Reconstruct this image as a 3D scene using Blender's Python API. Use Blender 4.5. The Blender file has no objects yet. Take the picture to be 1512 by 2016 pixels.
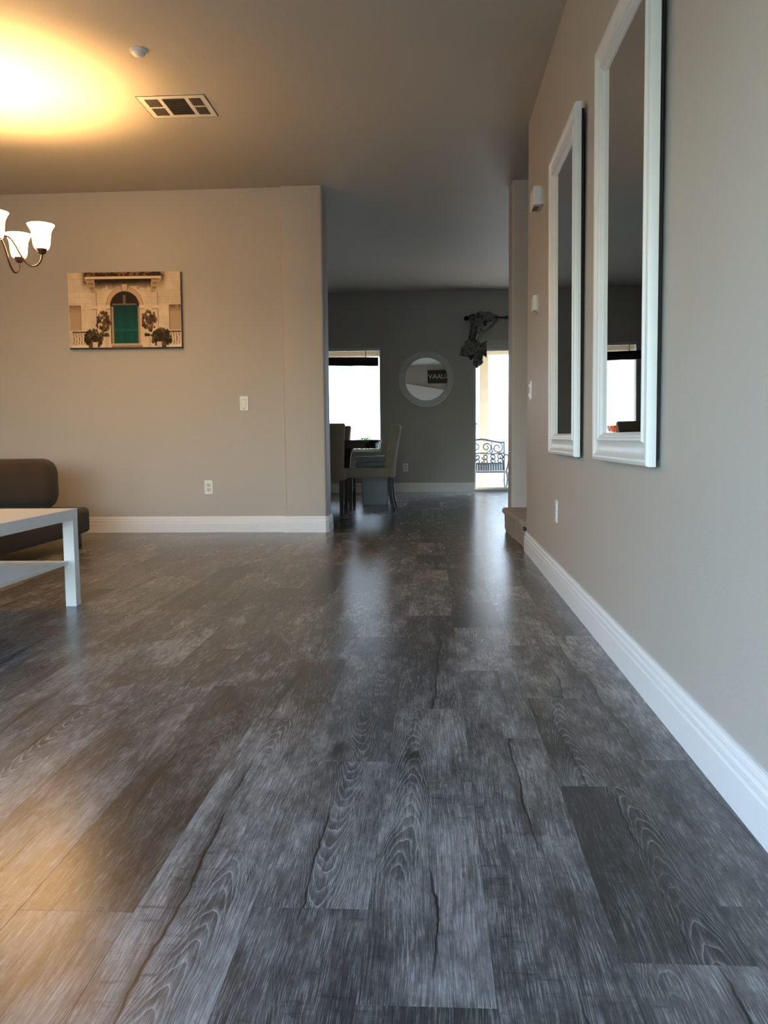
import bpy, bmesh, math, random
import numpy as np
from mathutils import Vector, Matrix

C = bpy.context.scene.collection
SC = bpy.context.scene
PI = math.pi
random.seed(7)

# ------------------------------------------------------------------ camera
F_PX, PITCH, YAW, ROLL, CAM_H = 1643.09, 0.08881, 0.05852, -0.009734, 0.76095
fw = Vector((-math.sin(YAW)*math.cos(PITCH), math.cos(YAW)*math.cos(PITCH), -math.sin(PITCH)))
rt = Vector((math.cos(YAW), math.sin(YAW), 0)); up = rt.cross(fw)
r2 = rt*math.cos(ROLL) + up*math.sin(ROLL); u2 = -rt*math.sin(ROLL) + up*math.cos(ROLL)
cam = bpy.data.cameras.new('camera'); cam.sensor_fit = 'VERTICAL'; cam.sensor_height = 36
cam.lens = F_PX/2016*36; cam.clip_start = .05; cam.clip_end = 300
co = bpy.data.objects.new('camera', cam); C.objects.link(co); SC.camera = co
co.matrix_world = Matrix(((r2.x, u2.x, -fw.x, 0), (r2.y, u2.y, -fw.y, 0), (r2.z, u2.z, -fw.z, CAM_H), (0, 0, 0, 1)))

# ------------------------------------------------------------------ sky, sun, exposure
SKY_STRENGTH, SUN_POWER, LAMP_GLOW, LAMP_UP = 3.6, 14.0, 50.0, 82.0
w = bpy.data.worlds.new('sky'); SC.world = w; w.use_nodes = True
wn = w.node_tree.nodes; wl = w.node_tree.links
sky = wn.new('ShaderNodeTexSky'); sky.sky_type = 'NISHITA'; sky.sun_disc = False
sky.sun_elevation = math.radians(48); sky.sun_rotation = math.radians(85); sky.air_density = 1.0; sky.dust_density = 1.5
bg = wn['Background']; bg.inputs['Strength'].default_value = SKY_STRENGTH
wl.new(sky.outputs[0], bg.inputs['Color'])
sl = bpy.data.lights.new('sun', 'SUN'); sl.energy = SUN_POWER; sl.angle = .009; sl.color = (1, .95, .86)
so = bpy.data.objects.new('sun', sl); C.objects.link(so)
so.rotation_euler = Vector((-.86, -.1, -.85)).to_track_quat('-Z', 'Y').to_euler()
def portal(loc, rot, sx, sy):
    l = bpy.data.lights.new('window_portal', 'AREA'); l.shape = 'RECTANGLE'; l.size = sx; l.size_y = sy
    l.cycles.is_portal = True
    o = bpy.data.objects.new('window_portal', l); C.objects.link(o); o.location = loc; o.rotation_euler = rot
portal((-2.275, -1.28, 1.11), (PI/2, 0, 0), 2.65, 1.98)          # front window, light goes +y
portal((-4.68, -.1, 1.085), (PI/2, 0, -PI/2), 1.7, 1.93)             # left window, light goes +x
portal((-1.64, 11.75, 1.28), (-PI/2, 0, 0), 1.86, 1.43)      # dining window
portal((-.145, -1.28, .88), (PI/2, 0, 0), 1.41, 1.68)          # low window behind the camera
portal((1.5, 11.75, .98), (-PI/2, 0, 0), 1.82, 1.96)         # sliding door
SC.view_settings.view_transform = 'Standard'; SC.view_settings.look = 'None'
SC.view_settings.gamma = 1; SC.view_settings.use_curve_mapping = False
SC.view_settings.exposure = 0.0
SC.cycles.use_denoising = True
SC.cycles.max_bounces = 10; SC.cycles.diffuse_bounces = 6; SC.cycles.glossy_bounces = 6; SC.cycles.transparent_max_bounces = 12
SC.cycles.sample_clamp_indirect = 6; SC.cycles.caustics_reflective = False; SC.cycles.caustics_refractive = False

# ------------------------------------------------------------------ material helpers
class NT:
    def __init__(s, name):
        s.m = bpy.data.materials.new(name); s.m.use_nodes = True
        s.t = s.m.node_tree; s.n = s.t.nodes; s.l = s.t.links
        s.b = s.n['Principled BSDF']; s.out = s.n['Material Output']
    def put(s, sock, v):
        if isinstance(v, bpy.types.NodeSocket): s.l.new(v, sock)
        elif isinstance(v, (tuple, list)) and len(v) == 3 and sock.type == 'RGBA': sock.default_value = (*v, 1)
        else: sock.default_value = v
    def set(s, **k):
        for a, v in k.items(): s.put(s.b.inputs[a.replace('_', ' ')], v)
        return s
    def math(s, op, a, b=0.0, c=0.0, clamp=False):
        n = s.n.new('ShaderNodeMath'); n.operation = op; n.use_clamp = clamp
        s.put(n.inputs[0], a); s.put(n.inputs[1], b); s.put(n.inputs[2], c); return n.outputs[0]
    def vmath(s, op, a, b):
        n = s.n.new('ShaderNodeVectorMath'); n.operation = op
        s.put(n.inputs[0], a); s.put(n.inputs[1], b); return n.outputs[0]
    def obj(s): return s.n.new('ShaderNodeTexCoord').outputs['Object']
    def gen(s): return s.n.new('ShaderNodeTexCoord').outputs['Generated']
    def pos(s): return s.n.new('ShaderNodeNewGeometry').outputs['Position']
    def rnd(s): return s.n.new('ShaderNodeObjectInfo').outputs['Random']
    def noise(s, vec, scale=1, detail=3, rough=.55, w=None, dist=0.0, out='Fac'):
        n = s.n.new('ShaderNodeTexNoise')
        if w is not None: n.noise_dimensions = '4D'; s.put(n.inputs['W'], w)
        s.put(n.inputs['Vector'], vec); n.inputs['Scale'].default_value = scale
        n.inputs['Detail'].default_value = detail; n.inputs['Roughness'].default_value = rough
        n.inputs['Distortion'].default_value = dist; return n.outputs[out]
    def ramp(s, f, *st):
        n = s.n.new('ShaderNodeValToRGB'); e = n.color_ramp.elements
        while len(e) < len(st): e.new(.5)
        for i, (p, c) in enumerate(st):
            e[i].position = p; e[i].color = (*c, 1) if isinstance(c, (tuple, list)) else (c, c, c, 1)
        s.put(n.inputs[0], f); return n.outputs[0]
    def mix(s, f, a, b, mode='MIX'):
        n = s.n.new('ShaderNodeMix'); n.data_type = 'RGBA'; n.blend_type = mode
        s.put(n.inputs[0], f); s.put(n.inputs[6], a); s.put(n.inputs[7], b); return n.outputs[2]
    def bump(s, h, strength=.3, dist=.002):
        n = s.n.new('ShaderNodeBump'); n.inputs['Strength'].default_value = strength; n.inputs['Distance'].default_value = dist
        s.put(n.inputs['Height'], h); s.l.new(n.outputs[0], s.b.inputs['Normal']); return s

def plain(name, col, rough=.5, var=.06, scale=30, spec=.5, metal=0.0, bump=0.0, bscale=200):
    m = NT(name); f = m.noise(m.obj(), scale, 3)
    lo = tuple(max(0, c*(1-var)) for c in col); hi = tuple(min(1, c*(1+var)) for c in col)
    m.set(Base_Color=m.ramp(f, (.3, lo), (.7, hi)), Roughness=rough, Metallic=metal)
    m.b.inputs['Specular IOR Level'].default_value = spec
    if bump: m.bump(m.noise(m.obj(), bscale, 2), bump, .002)
    return m.m

WALL_COL = (.465, .437, .398)
def wall_mat(name, col, bs=.22):
    m = NT(name); p = m.pos()
    f = m.noise(p, 1.3, 3)
    m.set(Base_Color=m.ramp(f, (.3, tuple(c*.98 for c in col)), (.7, tuple(min(1, c*1.02) for c in col))), Roughness=.55)
    m.b.inputs['Specular IOR Level'].default_value = .35
    return m.bump(m.noise(p, 95, 2, .5), bs, .0025).m
M = {}
M['wall'] = wall_mat('wall_paint', WALL_COL)
M['ceiling'] = wall_mat('ceiling_paint', (.49, .46, .41), .3)
M['trim'] = plain('white_trim_paint', (.80, .79, .79), .32, .01)
M['white_plastic'] = plain('white_plastic', (.78, .77, .74), .35, .02)
M['cream_plastic'] = plain('almond_plastic', (.62, .60, .55), .4, .02)
M['white_table'] = plain('white_lacquer', (.80, .80, .79), .38, .01)
M['mirror_frame'] = plain('white_frame_lacquer', (.74, .74, .71), .33, .02)
M['bronze'] = plain('dark_bronze', (.035, .02, .013), .38, .2, metal=.6)
M['dark_wood'] = plain('espresso_wood', (.030, .015, .010), .5, .35, 12, .3)
M['black'] = plain('black_metal', (.012, .011, .011), .4, .1)
M['slot'] = plain('dark_slot', (.02, .018, .016), .7, .1)
M['vent_dark'] = plain('vent_blade', (.12, .10, .085), .6, .1)
M['duct'] = plain('duct_inside', (.02, .017, .015), .9, .1)
M['grey_plastic'] = plain('grey_bin_plastic', (.38, .40, .43), .45, .05)
M['binder'] = plain('grey_binder_cover', (.11, .115, .12), .5, .15)
M['paper'] = plain('white_paper', (.75, .75, .72), .7, .03)
M['brace'] = plain('grey_metal', (.3, .3, .3), .4, .05)
M['stucco'] = plain('cream_stucco', (.46, .37, .25), .9, .05, 6, bump=.4)
M['fence'] = plain('white_stucco', (.82, .80, .76), .9, .05, 3, bump=.4)
M['concrete'] = plain('patio_concrete', (.46, .44, .40), .85, .06, 3)
M['ground'] = plain('garden_ground', (.20, .21, .17), .95, .15, .6)
M['cast'] = plain('cast_aluminium', (.06, .078, .095), .45, .15)
M['leaf'] = plain('shrub_leaf', (.10, .20, .05), .6, .4, 8)
M['pot'] = plain('terracotta_pot', (.45, .2, .1), .8, .1)
M['orange'] = plain('orange_petal', (.9, .22, .03), .6, .15)
M['vinyl'] = plain('window_vinyl', (.66, .66, .64), .4, .03)
M['bronze_frame'] = plain('door_frame_paint', (.52, .50, .46), .45, .04)
M['sign'] = plain('dark_sign_board', (.02, .02, .018), .6, .2)
M['letter'] = plain('pale_letter', (.5, .48, .42), .6, .05)

def fabric(name, lo, hi, sc=60, sheen=.4):
    m = NT(name); p = m.obj()
    f = m.noise(p, 5, 4, .6); g = m.noise(p, sc*8, 2)
    c = m.mix(.25, m.ramp(f, (.3, lo), (.7, hi)), m.ramp(g, (.3, lo), (.7, hi)))
    m.set(Base_Color=c, Roughness=.9); m.b.inputs['Sheen Weight'].default_value = sheen
    m.b.inputs['Specular IOR Level'].default_value = .2
    return m.bump(g, .3, .002).m
M['sofa'] = fabric('brown_microfibre', (.036, .025, .017), (.055, .038, .026), 60, .15)
M['chair'] = fabric('khaki_upholstery', (.27, .225, .17), (.33, .28, .215))
M['blanket'] = fabric('grey_cloth', (.13, .14, .15), (.2, .21, .22))
M['shade_dark'] = fabric('dark_woven_shade', (.030, .027, .018), (.05, .045, .03))
M['carpet'] = fabric('beige_carpet', (.20, .145, .105), (.40, .30, .22), 25, .1)

def scarf_mat():
    m = NT('floral_scarf'); p = m.obj()
    a = m.noise(p, 16, 3, .5, dist=1.2); b = m.noise(p, 90, 2)
    m.set(Base_Color=m.mix(m.ramp(a, (.54, 0), (.62, 1)), m.ramp(b, (.3, (.17, .165, .14)), (.7, (.23, .22, .19))), (.03, .033, .026)), Roughness=.85)
    return m.m
M['scarf'] = scarf_mat()

def glass_mat():
    m = NT('window_glass'); t = m.n.new('ShaderNodeBsdfTransparent'); t.inputs[0].default_value = (.95, .97, .97, 1)
    g = m.n.new('ShaderNodeBsdfGlossy'); g.inputs['Roughness'].default_value = .02
    x = m.n.new('ShaderNodeMixShader'); x.inputs[0].default_value = .05
    m.l.new(t.outputs[0], x.inputs[1]); m.l.new(g.outputs[0], x.inputs[2]); m.l.new(x.outputs[0], m.out.inputs[0])
    return m.m
M['glass'] = glass_mat()
def mirror_mat():
    m = NT('mirror_silver'); m.set(Base_Color=(.80, .82, .80), Metallic=1.0, Roughness=.005); return m.m
M['mirror'] = mirror_mat()
def translucent(name, col, f=.6):
    m = NT(name); d = m.n.new('ShaderNodeBsdfDiffuse'); t = m.n.new('ShaderNodeBsdfTranslucent')
    for q in (d, t): q.inputs[0].default_value = (*col, 1)
    x = m.n.new('ShaderNodeMixShader'); x.inputs[0].default_value = f
    m.l.new(d.outputs[0], x.inputs[1]); m.l.new(t.outputs[0], x.inputs[2]); m.l.new(x.outputs[0], m.out.inputs[0])
    return m.m
M['cream_shade'] = translucent('cream_blind_slat', (.88, .78, .68), .75)
def glow(name, col, st):
    m = NT(name); m.set(Base_Color=(.9, .85, .75), Roughness=.3)
    m.b.inputs['Emission Color'].default_value = (*col, 1); m.b.inputs['Emission Strength'].default_value = st; return m.m
M['lampglass'] = glow('lit_lamp_glass', (1, .56, .20), LAMP_GLOW)
M['bulb'] = glow('lit_bulb', (1, .6, .25), LAMP_GLOW*1.5)

def plank_mat():
    m = NT('grey_oak_plank'); p = m.obj(); r = m.rnd()
    def rn(k): return m.math('FRACT', m.math('MULTIPLY', r, k))
    W = m.math('MULTIPLY', r, 90.0)
    def Wk(k): return m.math('ADD', W, k)
    sx = m.n.new('ShaderNodeSeparateXYZ'); m.l.new(p, sx.inputs[0]); X, Y = sx.outputs[0], sx.outputs[1]
    def st(x, y): return m.vmath('MULTIPLY', p, (x, y, 1.0))
    def cen(n, k): return m.math('MULTIPLY', m.math('SUBTRACT', n, .5), k)
    def line(freq, k, det=1): return m.noise(m.vmath('MULTIPLY', p, (0, freq, 0)), 1, det, .5, Wk(k))
    warp = m.n_comb(m.math('ADD', cen(m.noise(st(4, 1.6), 1, 2, .5, W), 22.0), 0.0))
    # patches of dark and pale wood
    patch = m.noise(st(4.5, 1.7), 1, 2, .5, Wk(17.0))
    blot = m.noise(st(15, 5.5), 1, 5, .65, W)
    mott = m.noise(st(85, 48), 1, 3, .65, Wk(3.0))
    tone = m.math('ADD', m.math('ADD', m.math('MULTIPLY', blot, .46), m.math('MULTIPLY', patch, .42)), m.math('MULTIPLY', mott, .12))
    tone = m.math('ADD', tone, m.math('MULTIPLY', m.math('SUBTRACT', rn(57.3), .5), .10))
    c = m.ramp(tone, (.39, (.042, .041, .041)), (.46, (.080, .078, .076)), (.52, (.130, .127, .123)), (.60, (.240, .236, .231)))
    # fine grain: long thin pale lines gathered in ragged patches, and darker pores
    fine = m.noise(m.vmath('ADD', st(620, 15), m.vmath('MULTIPLY', warp, (1.5, 0, 0))), 1, 2, .6, Wk(8.0))
    coarse = m.noise(m.vmath('ADD', st(170, 5), m.vmath('MULTIPLY', warp, (.5, 0, 0))), 1, 3, .6, Wk(9.0))
    rag = m.noise(st(50, 15), 1, 6, .70, Wk(12.0)); gate0 = m.ramp(rag, (.44, .2), (.58, 1))
    c = m.mix(m.math('MULTIPLY', m.ramp(rag, (.38, 1), (.48, 0)), .26), c, (.030, .030, .031))
    c = m.mix(m.math('MULTIPLY', m.ramp(coarse, (.40, 1), (.50, 0)), .34), c, (.028, .028, .029))
    amt = m.math('MULTIPLY', m.ramp(fine, (.525, 0), (.57, 1)), m.math('MULTIPLY', gate0, m.math('MULTIPLY_ADD', tone, 3.0, -.85, clamp=True)))
    c = m.mix(m.math('MULTIPLY', amt, .60), c, (.48, .48, .485))
    c = m.mix(m.math('MULTIPLY', m.ramp(fine, (.40, 1), (.45, 0)), .30), c, (.022, .022, .022))
    # arched growth-ring figure on about half of the planks
    xc = m.math('ADD', m.math('MULTIPLY', m.math('SUBTRACT', rn(131.7), .5), .09), cen(line(1.6, 40.0), .14))
    u = m.math('ADD', m.math('SUBTRACT', X, xc), cen(m.noise(st(22, 7), 1, 2, .5, Wk(41.0)), .018))
    sg = m.math('SUBTRACT', m.math('MULTIPLY', m.math('GREATER_THAN', rn(23.1), .3), 2.0), 1.0)
    t = m.math('ADD', m.math('MULTIPLY', Y, sg), m.math('MULTIPLY', m.math('MULTIPLY', u, u), 150.0))
    t = m.math('ADD', m.math('DIVIDE', t, .05), cen(m.noise(st(30, 12), 1, 2, .6, Wk(44.0)), 1.5))
    fr = m.math('FRACT', t)
    ring = m.ramp(fr, (.0, .0), (.06, 1.0), (.15, .3), (.40, .0), (1.0, .0))
    rmask = m.math('MULTIPLY', m.math('MULTIPLY', m.math('GREATER_THAN', rn(311.0), .55), m.ramp(m.math('ABSOLUTE', u), (.035, 1), (.065, 0))), m.ramp(m.noise(st(2.2, 1.5), 1, 1, .5, Wk(31.0)), (.40, 0), (.52, 1)))
    gate = m.ramp(m.noise(st(60, 20), 1, 2, .6, Wk(46.0)), (.36, .15), (.56, 1))
    c = m.mix(m.math('MULTIPLY', rmask, m.math('MULTIPLY', m.ramp(fr, (.3, 0), (.75, 1)), .35)), c, (.045, .045, .045))
    c = m.mix(m.math('MULTIPLY', m.math('MULTIPLY', ring, gate), m.math('MULTIPLY', rmask, .75)), c, (.42, .42, .42))
    # short dark marks across the grain
    cross = m.noise(st(13, 60), 1, 4, .7, Wk(5.0)); cm0 = m.ramp(m.noise(st(7, 2.4), 1, 1, .5, Wk(6.0)), (.54, 0), (.62, 1))
    c = m.mix(m.math('MULTIPLY', m.ramp(cross, (.54, 0), (.66, 1)), m.math('MULTIPLY', cm0, .5)), c, (.022, .022, .022))
    # one long winding split on most planks, darker on one flank
    x0 = m.math('ADD', m.math('MULTIPLY', m.math('SUBTRACT', rn(77.7), .5), .11), m.math('ADD', cen(line(1.9, 50.0), .11), cen(line(16.0, 52.0, 2), .016)))
    dx = m.math('SUBTRACT', X, x0); ad = m.math('ABSOLUTE', dx)
    on = m.math('MULTIPLY', m.math('GREATER_THAN', rn(191.1), .30), m.ramp(line(1.7, 55.0), (.45, 0), (.53, 1)))
    wd = m.math('MULTIPLY_ADD', line(7.0, 57.0), .009, -.0022)
    crack = m.math('MULTIPLY', m.math('SUBTRACT', 1.0, m.math('DIVIDE', ad, m.math('MAXIMUM', wd, .0006)), clamp=True), on)
    fl = m.math('MULTIPLY', m.ramp(m.math('ADD', m.math('MULTIPLY', dx, 10.0), .5), (.20, 0), (.495, 1), (.505, .4), (.6, 0)), on)
    c = m.mix(m.math('MULTIPLY', fl, .62), c, (.028, .028, .029))
    c = m.mix(m.math('MULTIPLY', m.math('POWER', crack, .4), .95), c, (.004, .004, .004))
    # knots
    v = m.n.new('ShaderNodeTexVoronoi'); v.voronoi_dimensions = '4D'; v.inputs['Scale'].default_value = 1
    m.put(v.inputs['Vector'], m.vmath('ADD', st(11, 4.4), m.vmath('MULTIPLY', m.n_comb(m.noise(st(45, 22), 1, 2, .5, W)), (.6, .6, 0)))); m.put(v.inputs['W'], W)
    kn = m.ramp(v.outputs['Distance'], (.0, 1), (.10, .9), (.26, .25), (.42, 0))
    sp = m.n.new('ShaderNodeSeparateColor'); m.l.new(v.outputs['Color'], sp.inputs[0])
    kn = m.math('MULTIPLY', kn, m.ramp(sp.outputs[0], (.86, 0), (.88, 1)))
    c = m.mix(m.math('MULTIPLY', kn, .88), c, (.010, .010, .010))
    c = m.mix(1.0, c, m.ramp(rn(7.1), (0, .74), (.5, .98), (1, 1.2)), 'MULTIPLY')
    rough = m.math('ADD', .23, m.math('MULTIPLY', blot, .04))
    m.set(Base_Color=c, Roughness=rough); m.b.inputs['Specular IOR Level'].default_value = .40
    h = m.math('ADD', m.math('MULTIPLY', fine, .6), m.math('MULTIPLY', crack, -2.0))
    return m.bump(h, .035, .001).m
def n_comb(s, f):
    n = s.n.new('ShaderNodeCombineXYZ'); s.put(n.inputs[0], f); return n.outputs[0]
NT.n_comb = n_comb
M['plank'] = plank_mat()

# ------------------------------------------------------------------ geometry helpers
def box(bm, x0, x1, y0, y1, z0, z1, mtx=None):
    vs = [bm.verts.new(Vector(v) if mtx is None else mtx @ Vector(v)) for v in
          ((x0, y0, z0), (x1, y0, z0), (x1, y1, z0), (x0, y1, z0), (x0, y0, z1), (x1, y0, z1), (x1, y1, z1), (x0, y1, z1))]
    for f in ((0, 3, 2, 1), (4, 5, 6, 7), (0, 1, 5, 4), (1, 2, 6, 5), (2, 3, 7, 6), (3, 0, 4, 7)):
        bm.faces.new([vs[i] for i in f])
    return vs
def boxes(*bs):
    bm = bmesh.new()
    for b in bs: box(bm, *b)
    return bm
def rbox(x0, x1, y0, y1, z0, z1, r=.005, seg=2, edges=None):
    bm = bmesh.new(); box(bm, x0, x1, y0, y1, z0, z1)
    es = [e for e in bm.edges if edges is None or edges(e)]
    bmesh.ops.bevel(bm, geom=es, offset=r, segments=seg, affect='EDGES', profile=.5)
    return bm
def vertical(e): return abs(e.verts[0].co.z - e.verts[1].co.z) > 1e-4
def lathe(pts, seg=24, bm=None, loc=(0, 0, 0), cap=True):
    bm = bm or bmesh.new(); rings = []
    for r, z in pts:
        rings.append([bm.verts.new((loc[0]+r*math.cos(2*PI*i/seg), loc[1]+r*math.sin(2*PI*i/seg), loc[2]+z)) for i in range(seg)])
    for a, b in zip(rings, rings[1:]):
        for i in range(seg): bm.faces.new((a[i], a[(i+1) % seg], b[(i+1) % seg], b[i]))
    if cap:
        bm.faces.new(rings[0][::-1]); bm.faces.new(rings[-1])
    return bm
def tube(bm, pts, r, seg=8, cap=True):
    pts = [Vector(p) for p in pts]; rings = []; ref = None
    for i, p in enumerate(pts):
        t = (pts[min(i+1, len(pts)-1)] - pts[max(i-1, 0)]).normalized()
        if ref is None: ref = Vector((0, 0, 1)) if abs(t.z) < .9 else Vector((1, 0, 0))
        a = t.cross(ref).normalized(); ref = a.cross(t); b = ref
        rr = r[i] if isinstance(r, (list, tuple)) else r
        rings.append([bm.verts.new(p + (a*math.cos(2*PI*k/seg) + b*math.sin(2*PI*k/seg))*rr) for k in range(seg)])
    for a, b in zip(rings, rings[1:]):
        for i in range(seg): bm.faces.new((a[i], a[(i+1) % seg], b[(i+1) % seg], b[i]))
    if cap: bm.faces.new(rings[0][::-1]); bm.faces.new(rings[-1])
    return bm
def prism(bm, poly, h0, h1, fn):
    """extrude a 2-D outline between two offsets; fn(a, b, h) gives the 3-D point"""
    lo = [bm.verts.new(fn(a, b, h0)) for a, b in poly]; hi = [bm.verts.new(fn(a, b, h1)) for a, b in poly]
    bm.faces.new(lo[::-1]); bm.faces.new(hi); n = len(poly)
    for i in range(n): bm.faces.new((lo[i], lo[(i+1) % n], hi[(i+1) % n], hi[i]))
    return bm
def sweep(path, prof, bm=None):
    """profile (d, z) swept along an xy path, d measured to the right of the direction, mitred corners"""
    bm = bm or bmesh.new(); P = [Vector((*p, 0)) for p in path]; rings = []
    for i, p in enumerate(P):
        ns = []
        if i: d = (p - P[i-1]).normalized(); ns.append(Vector((d.y, -d.x, 0)))
        if i < len(P)-1: d = (P[i+1] - p).normalized(); ns.append(Vector((d.y, -d.x, 0)))
        n = sum(ns, Vector()).normalized(); n = n / max(.3, n.dot(ns[0]))
        rings.append([bm.verts.new(p + n*d + Vector((0, 0, z))) for d, z in prof])
    m = len(prof)
    for a, b in zip(rings, rings[1:]):
        for k in range(m): bm.faces.new((a[k], a[(k+1) % m], b[(k+1) % m], b[k]))
    bm.faces.new(rings[0]); bm.faces.new(rings[-1][::-1])
    return bm
def link(name, bm, mat, parent=None, smooth=False, loc=None):
    bmesh.ops.recalc_face_normals(bm, faces=bm.faces)
    me = bpy.data.meshes.new(name); bm.to_mesh(me); bm.free(); me.materials.append(M[mat] if isinstance(mat, str) else mat)
    if smooth:
        for p in me.polygons: p.use_smooth = True
        if smooth != 'all': me.set_sharp_from_angle(angle=math.radians(smooth if smooth is not True else 40))
    o = bpy.data.objects.new(name, me); C.objects.link(o)
    if parent: o.parent = parent
    if loc: o.location = loc
    return o
def tag(o, label=None, cat=None, group=None, kind=None):
    for k, v in (('label', label), ('category', cat), ('group', group), ('kind', kind)):
        if v: o[k] = v
    return o
def thing(name, label, cat, loc=(0, 0, 0), rz=0, group=None):
    o = bpy.data.objects.new(name, None); C.objects.link(o); o.location = loc; o.rotation_euler = (0, 0, rz)
    o.empty_display_size = .05
    return tag(o, label, cat, group)
def dup(root, loc, rz, label, group=None):
    def cp(o, par):
        c = o.copy(); C.objects.link(c)
        if par: c.parent = par
        for ch in o.children: cp(ch, c)
        return c
    r = cp(root, None); r.location = loc; r.rotation_euler = (0, 0, rz); r['label'] = label
    if group: r['group'] = group
    return r
def struct(name, bm, mat, parent=None, smooth=False):
    o = link(name, bm, mat, parent, smooth)
    if not parent: o['kind'] = 'structure'
    return o

# ------------------------------------------------------------------ dimensions of the house (metres, camera above the origin)
H = 2.74
XR = .622            # right wall face
Y1 = 6.74            # partition face; its end post stands proud at 6.69
YB = 11.62           # far wall face
XL, YF, YA = -4.6, -1.2, -1.2   # left wall, front wall, entry wall behind it

# ------------------------------------------------------------------ floor
floor = struct('floor', boxes((XL-.2, 3.4, YA-.15, YB+.15, -.15, -.003)), 'plank')
def plank_mesh(wd, ln):
    bm = bmesh.new(); g, b = .0001, .0003
    x0, x1, y0, y1 = -wd/2+g, wd/2-g, -ln/2+g, ln/2-g
    lo = [bm.verts.new(v) for v in ((x0, y0, -.003), (x1, y0, -.003), (x1, y1, -.003), (x0, y1, -.003))]
    mi = [bm.verts.new(v) for v in ((x0, y0, -b), (x1, y0, -b), (x1, y1, -b), (x0, y1, -b))]
    hi = [bm.verts.new(v) for v in ((x0+b, y0+b, 0), (x1-b, y0+b, 0), (x1-b, y1-b, 0), (x0+b, y1-b, 0))]
    bm.faces.new(hi)
    for A, B in ((lo, mi), (mi, hi)):
        for i in range(4): bm.faces.new((A[i], A[(i+1) % 4], B[(i+1) % 4], B[i]))
    me = bpy.data.meshes.new('plank'); bm.to_mesh(me); bm.free(); me.materials.append(M['plank']); return me
PW, MOD = .19, .617
meshes = {}
offs = {0: 1.286, 1: 2.292, 2: 2.069, 3: 1.781, 4: 1.319, -1: 2.2, -2: 2.495}
known = {0: [.669, 1.286, 1.903, 3.137], 1: [1.058, 2.292, 3.526], 2: [.835, 2.069, 2.686, 3.303], 3: [1.164, 1.781, 2.398], 4: [1.319, 1.936, 3.17], -1: [.966, 2.2, 2.817, 4.051], -2: [1.261, 2.495, 3.729]}
pr = random.Random(11)
for k in range(-19, 8):
    x0 = -.297 + PW*k; x1 = min(x0+PW, 1.2)
    o = offs.get(k, pr.random()*MOD) % MOD
    js = list(known.get(k, [o + MOD*pr.choice((0, 1))])); js.insert(0, js[0]-2*MOD)
    while js[-1] < YB: js.append(js[-1] + MOD*pr.choice((1, 2, 2, 2)))
    for a, b in zip(js, js[1:]):
        if b < .75 or x1 < -.56*b - .1 or (a > 7 and x1 < -1.75): continue
        xe = x1
        if k == 4 and b < 5.9: xe = .62
        if k > 4 and (a < 6.9): continue
        b2 = min(b, YB)
        key = (round(xe-x0, 3), round(b2-a, 3))
        if key not in meshes: meshes[key] = plank_mesh(*key)
        p = bpy.data.objects.new('plank', meshes[key]); C.objects.link(p); p.parent = floor
        p.location = ((x0+xe)/2, (a+b2)/2, 0)

# ------------------------------------------------------------------ ceiling and walls
struct('ceiling', boxes((XL-.2, 3.4, YA-.2, YB+.2, H, H+.12)), 'ceiling')
LY0, LY1, LZ0, LZ1 = -.95, .75, .12, 2.05      # window in the left wall, out of the picture
struct('wall_left', boxes((XL-.15, XL, YF-.15, LY0, 0, H), (XL-.15, XL, LY1, YB+.15, 0, H), (XL-.15, XL, LY0, LY1, 0, LZ0), (XL-.15, XL, LY0, LY1, LZ1, H)), 'wall')
wl = struct('window_4', boxes((XL-.1, XL-.04, LY0, LY1, LZ0, LZ0+.05), (XL-.1, XL-.04, LY0, LY1, LZ1-.05, LZ1), (XL-.1, XL-.04, LY0, LY0+.05, LZ0, LZ1), (XL-.1, XL-.04, LY1-.05, LY1, LZ0, LZ1)), 'vinyl')
link('pane', boxes((XL-.075, XL-.069, LY0+.05, LY1-.05, LZ0+.05, LZ1-.05)), 'glass', wl)
struct('wall_partition', boxes((XL, -1.19, Y1, 7.0, 0, H)), 'wall')
struct('wall_partition_post', rbox(-1.195, -.857, 6.712, 7.0, 0, H, .022, 4, vertical), 'wall', smooth=50)
struct('wall_right', rbox(XR, XR+.13, YA, 5.58, 0, H, .02, 4, lambda e: vertical(e) and e.verts[0].co.y > 5 and e.verts[0].co.x < XR+.01), 'wall', smooth=50)
struct('wall_stair_near', boxes((XR+.13, 3.3, 5.45, 5.58, 0, H)), 'wall')
struct('wall_stair_far', rbox(.628, 3.3, 6.72, 7.02, 0, H, .022, 4, lambda e: vertical(e) and e.verts[0].co.x < 1), 'wall', smooth=50)
struct('wall_stair_end', boxes((3.15, 3.3, 5.58, 6.72, 0, H)), 'wall')
struct('wall_side', boxes((3.3, 3.42, 5.45, YB+.15, 0, H)), 'wall')
# far wall with the window and the sliding door
WX0, WX1, WZ0, WZ1 = -2.57, -.712, .57, 2.0
DX0, DX1, DZ = .585, 2.42, 2.0
struct('wall_back', boxes((XL, WX0, YB, YB+.15, 0, H), (WX0, WX1, YB, YB+.15, 0, WZ0), (WX0, WX1, YB, YB+.15, WZ1, H),
       (WX1, DX0, YB, YB+.15, 0, H), (DX0, DX1, YB, YB+.15, DZ, H), (DX1, 3.3, YB, YB+.15, 0, H)), 'wall')
# front wall behind the camera with a wide window
FX0, FX1, FZ0, FZ1 = -3.6, -.95, .12, 2.1

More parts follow.
